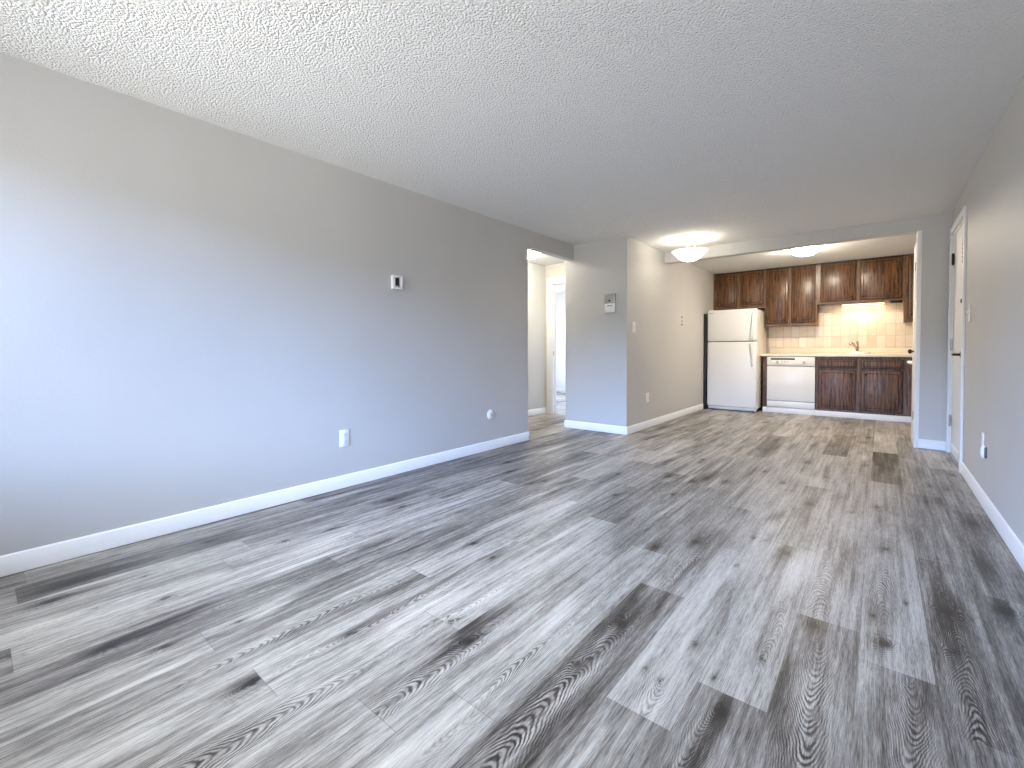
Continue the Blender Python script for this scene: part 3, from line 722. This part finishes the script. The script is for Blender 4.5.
obj('side_seam', box(new_bm(), dx0+.004, dx1-.004, YF-.010, YF+.0, .195, .208), m_gasket, o)

# countertop
cx0 = 1.592
o = thing('countertop', (cx0, YF-.03, .93), 'cream laminate countertop over the dishwasher and sink cabinet', 'countertop')
SXc, SYc = 2.875, 8.86
SRX, SRY = .135, .19
b = new_bm()
# slab in four pieces round the sink cut-out
xa, xb, ya, yb = SXc-SRX+.015, SXc+SRX-.015, SYc-SRY+.015, SYc+SRY-.015
box(b, cx0, X_K-.001, YF-.03, ya, .932, CT, .006); box(b, cx0, X_K-.001, yb, Y_B-.001, .932, CT)
box(b, cx0, xa, ya, yb, .932, CT); box(b, xb, X_K-.001, ya, yb, .932, CT)
obj('slab', b, m_laminate, o)
bl = obj('backsplash_ledge', box(new_bm(), cx0+.035, X_K-.001, Y_B-.024, Y_B-.0005, CT, 1.062, .004), m_laminate)
bl['label'] = 'low cream ledge running along the back of the countertop under the tiles'; bl['category'] = 'backsplash'
o = thing('sink', (SXc, SYc, CT), 'small white drop-in sink in the cream countertop', 'sink')
b = new_bm()
def sup(rx, ry, z, n=48):
    out = []
    for i in range(n):
        a = 2*math.pi*i/n; c, s = math.cos(a), math.sin(a)
        e_ = 2/3.2
        out.append(b.verts.new((SXc+rx*math.copysign(abs(c)**e_, c), SYc+ry*math.copysign(abs(s)**e_, s), z)))
    return out
rings = [sup(SRX+.012, SRY+.012, CT+.0005), sup(SRX+.010, SRY+.010, CT+.030), sup(SRX-.002, SRY-.002, CT+.040), sup(SRX-.018, SRY-.018, CT+.034), sup(SRX-.026, SRY-.026, CT-.02), sup(SRX-.04, SRY-.04, CT-.13), sup(SRX-.07, SRY-.07, CT-.155), sup(.02, .02, CT-.16)]
for a, c in zip(rings, rings[1:]):
    for i in range(48): b.faces.new((a[i], a[(i+1) % 48], c[(i+1) % 48], c[i]))
b.faces.new(rings[-1])
obj('basin', b, m_sink, o, smooth=True)
b = new_bm(); cyl(b, (SXc, SYc, CT-.158), (SXc, SYc, CT-.152), .03); obj('drain', b, m_chrome, o)
fx_, fy_ = SXc-.015, SYc+SRY+.045
o = thing('faucet', (fx_, fy_, CT), 'chrome single-lever faucet behind the sink', 'faucet')
b = new_bm(); lathe(b, [(.030, 0), (.030, .012), (.022, .02), (.020, .07), (.022, .085), (.0001, .095)], (fx_, fy_, CT), 'Z', 24); obj('faucet_body', b, m_faucet, o, smooth=True)
b = new_bm(); tube(b, [(fx_, fy_, CT+.05), (fx_-.022, fy_-.03, CT+.10), (fx_-.045, fy_-.07, CT+.155), (fx_-.065, fy_-.11, CT+.175), (fx_-.08, fy_-.145, CT+.165), (fx_-.085, fy_-.155, CT+.145)], [.016, .016, .015, .015, .016, .018]); obj('spout', b, m_faucet, o, smooth=True)
b = new_bm(); tube(b, [(fx_, fy_, CT+.09), (fx_+.008, fy_-.005, CT+.13), (fx_-.005, fy_-.02, CT+.20)], [.017, .012, .017]); obj('lever', b, m_faucet, o, smooth=True)

# ---------------------------------------------------------------- refrigerator
rx0, rx1, ry = .812, 1.586, 8.33
o = thing('refrigerator', ((rx0+rx1)/2, 8.7, 0), 'white top-freezer refrigerator standing left of the counter', 'refrigerator')
obj('body', box(new_bm(), rx0+.004, rx1-.0, ry+.065, 9.12, .055, 1.712, .008), m_applside, o)
zs = 1.182
fr = obj('freezer_door', box(new_bm(), rx0, rx1-.004, ry, ry+.058, zs+.008, 1.725, .012, 3), m_appl, o)
ff = obj('fresh_food_door', box(new_bm(), rx0, rx1-.004, ry, ry+.058, .075, zs-.006, .012, 3), m_appl, o)
obj('door_gasket', box(new_bm(), rx0+.012, rx1-.014, ry+.012, ry+.066, .085, 1.71), m_gasket, o)
def handle(parent, z0, z1, wide_low):
    b = new_bm(); N = 14; L = []
    for i in range(N+1):
        q = i/N; z = z0+(z1-z0)*q
        wv_ = (.030+.055*(1-q)**1.6) if wide_low else (.030+.055*q**1.6)
        dp = .012+.022*math.sin(math.pi*min(1, max(0, q)))**.6
        xr_ = rx1-.05
        L.append([b.verts.new((xr_-wv_, ry-.001, z)), b.verts.new((xr_-wv_*.55, ry-dp, z)), b.verts.new((xr_-.008, ry-dp, z)), b.verts.new((xr_, ry-dp*.6, z)), b.verts.new((xr_, ry+.001, z))])
    for a, c in zip(L, L[1:]):
        for k in range(4): b.faces.new((a[k], a[k+1], c[k+1], c[k]))
        b.faces.new((a[4], a[0], c[0], c[4]))
    b.faces.new(L[0]); b.faces.new(L[-1])
    obj('handle', b, m_appl, parent, smooth=False, label='white moulded door handle')
handle(fr, zs+.03, 1.68, True); handle(ff, .76, zs-.03, False)
obj('brand_badge', box(new_bm(), rx0+.03, rx0+.10, ry-.0025, ry+.001, 1.672, 1.684, .001), m_grey, fr, label='tiny grey badge')
obj('hinge_cap', box(new_bm(), rx0+.02, rx0+.09, ry+.01, ry+.10, 1.712, 1.735, .005), m_appl, o)
obj('toe_grille', box(new_bm(), rx0+.01, rx1-.012, ry+.03, ry+.09, .018, .068, .004), m_appl, o)
for x in (rx0+.06, rx1-.07):
    b = new_bm(); cyl(b, (x, ry+.09, 0), (x, ry+.09, .05), .018); obj('foot', b, m_black, o)
    b = new_bm(); cyl(b, (x, 9.02, 0), (x, 9.02, .06), .018); obj('foot', b, m_black, o)
obj('warning_sticker', box(new_bm(), rx1-.0005, rx1+.0008, ry+.10, ry+.16, 1.53, 1.64), m_laminate, o, label='small tan sticker on the side')
o = thing('gap_shade_panel', (.78, 8.31, 0), 'black panel added to darken the gap between wall and refrigerator', 'cabinet panel')
obj('panel', box(new_bm(), .7575, .802, 8.30, 9.2, 0, 1.672, .001), m_black, o)  # added black sheet, keeps the gap beside the refrigerator dark

# ---------------------------------------------------------------- stove against the kitchen's right wall
o = thing('stove', (3.82, 8.0, 0), 'white stove mostly hidden behind the white jamb, its handle end showing', 'stove')
s0, sy0, sy1 = 3.50, 7.72, 8.47
obj('body', box(new_bm(), s0+.03, X_K-.01, sy0, sy1, .03, .925, .004), m_appl, o)
obj('cooktop', box(new_bm(), s0-.01, X_K-.01, sy0-.003, sy1+.003, .925, .95, .006), m_appl, o)
obj('oven_door', box(new_bm(), s0, s0+.032, sy0+.006, sy1-.006, .235, .80, .006), m_black, o, label='black oven door')
obj('drawer', box(new_bm(), s0-.004, s0+.032, sy0+.006, sy1-.006, .045, .225, .006), m_appl, o)
obj('control_strip', box(new_bm(), s0+.0, s0+.032, sy0+.004, sy1-.004, .81, .922, .004), m_appl, o)
b = new_bm(); tube(b, [(s0+.005, sy0+.05, .868), (s0-.055, sy0+.06, .868), (s0-.062, (sy0+sy1)/2, .868), (s0-.055, sy1-.06, .868), (s0+.005, sy1-.05, .868)], .019, 14)
obj('handle', b, m_plastic, o, smooth=True, label='white bar handle')
for i in range(4):
    yy = sy0+.13+i*.16
    b = new_bm(); lathe(b, [(.0001, -.002), (.095, -.002), (.095, .006), (.07, .010), (.0001, .010)], (s0+.18+.28*(i % 2), sy0+.19+.36*(i//2), .951), 'Z', 28); obj('burner', b, m_black, o)
for x in (s0+.08, X_K-.08):
    for y in (sy0+.06, sy1-.06):
        b = new_bm(); cyl(b, (x, y, 0), (x, y, .032), .016); obj('foot', b, m_black, o)

sc.cycles.max_bounces = 10; sc.cycles.diffuse_bounces = 6; sc.cycles.glossy_bounces = 4; sc.cycles.sample_clamp_indirect = 6
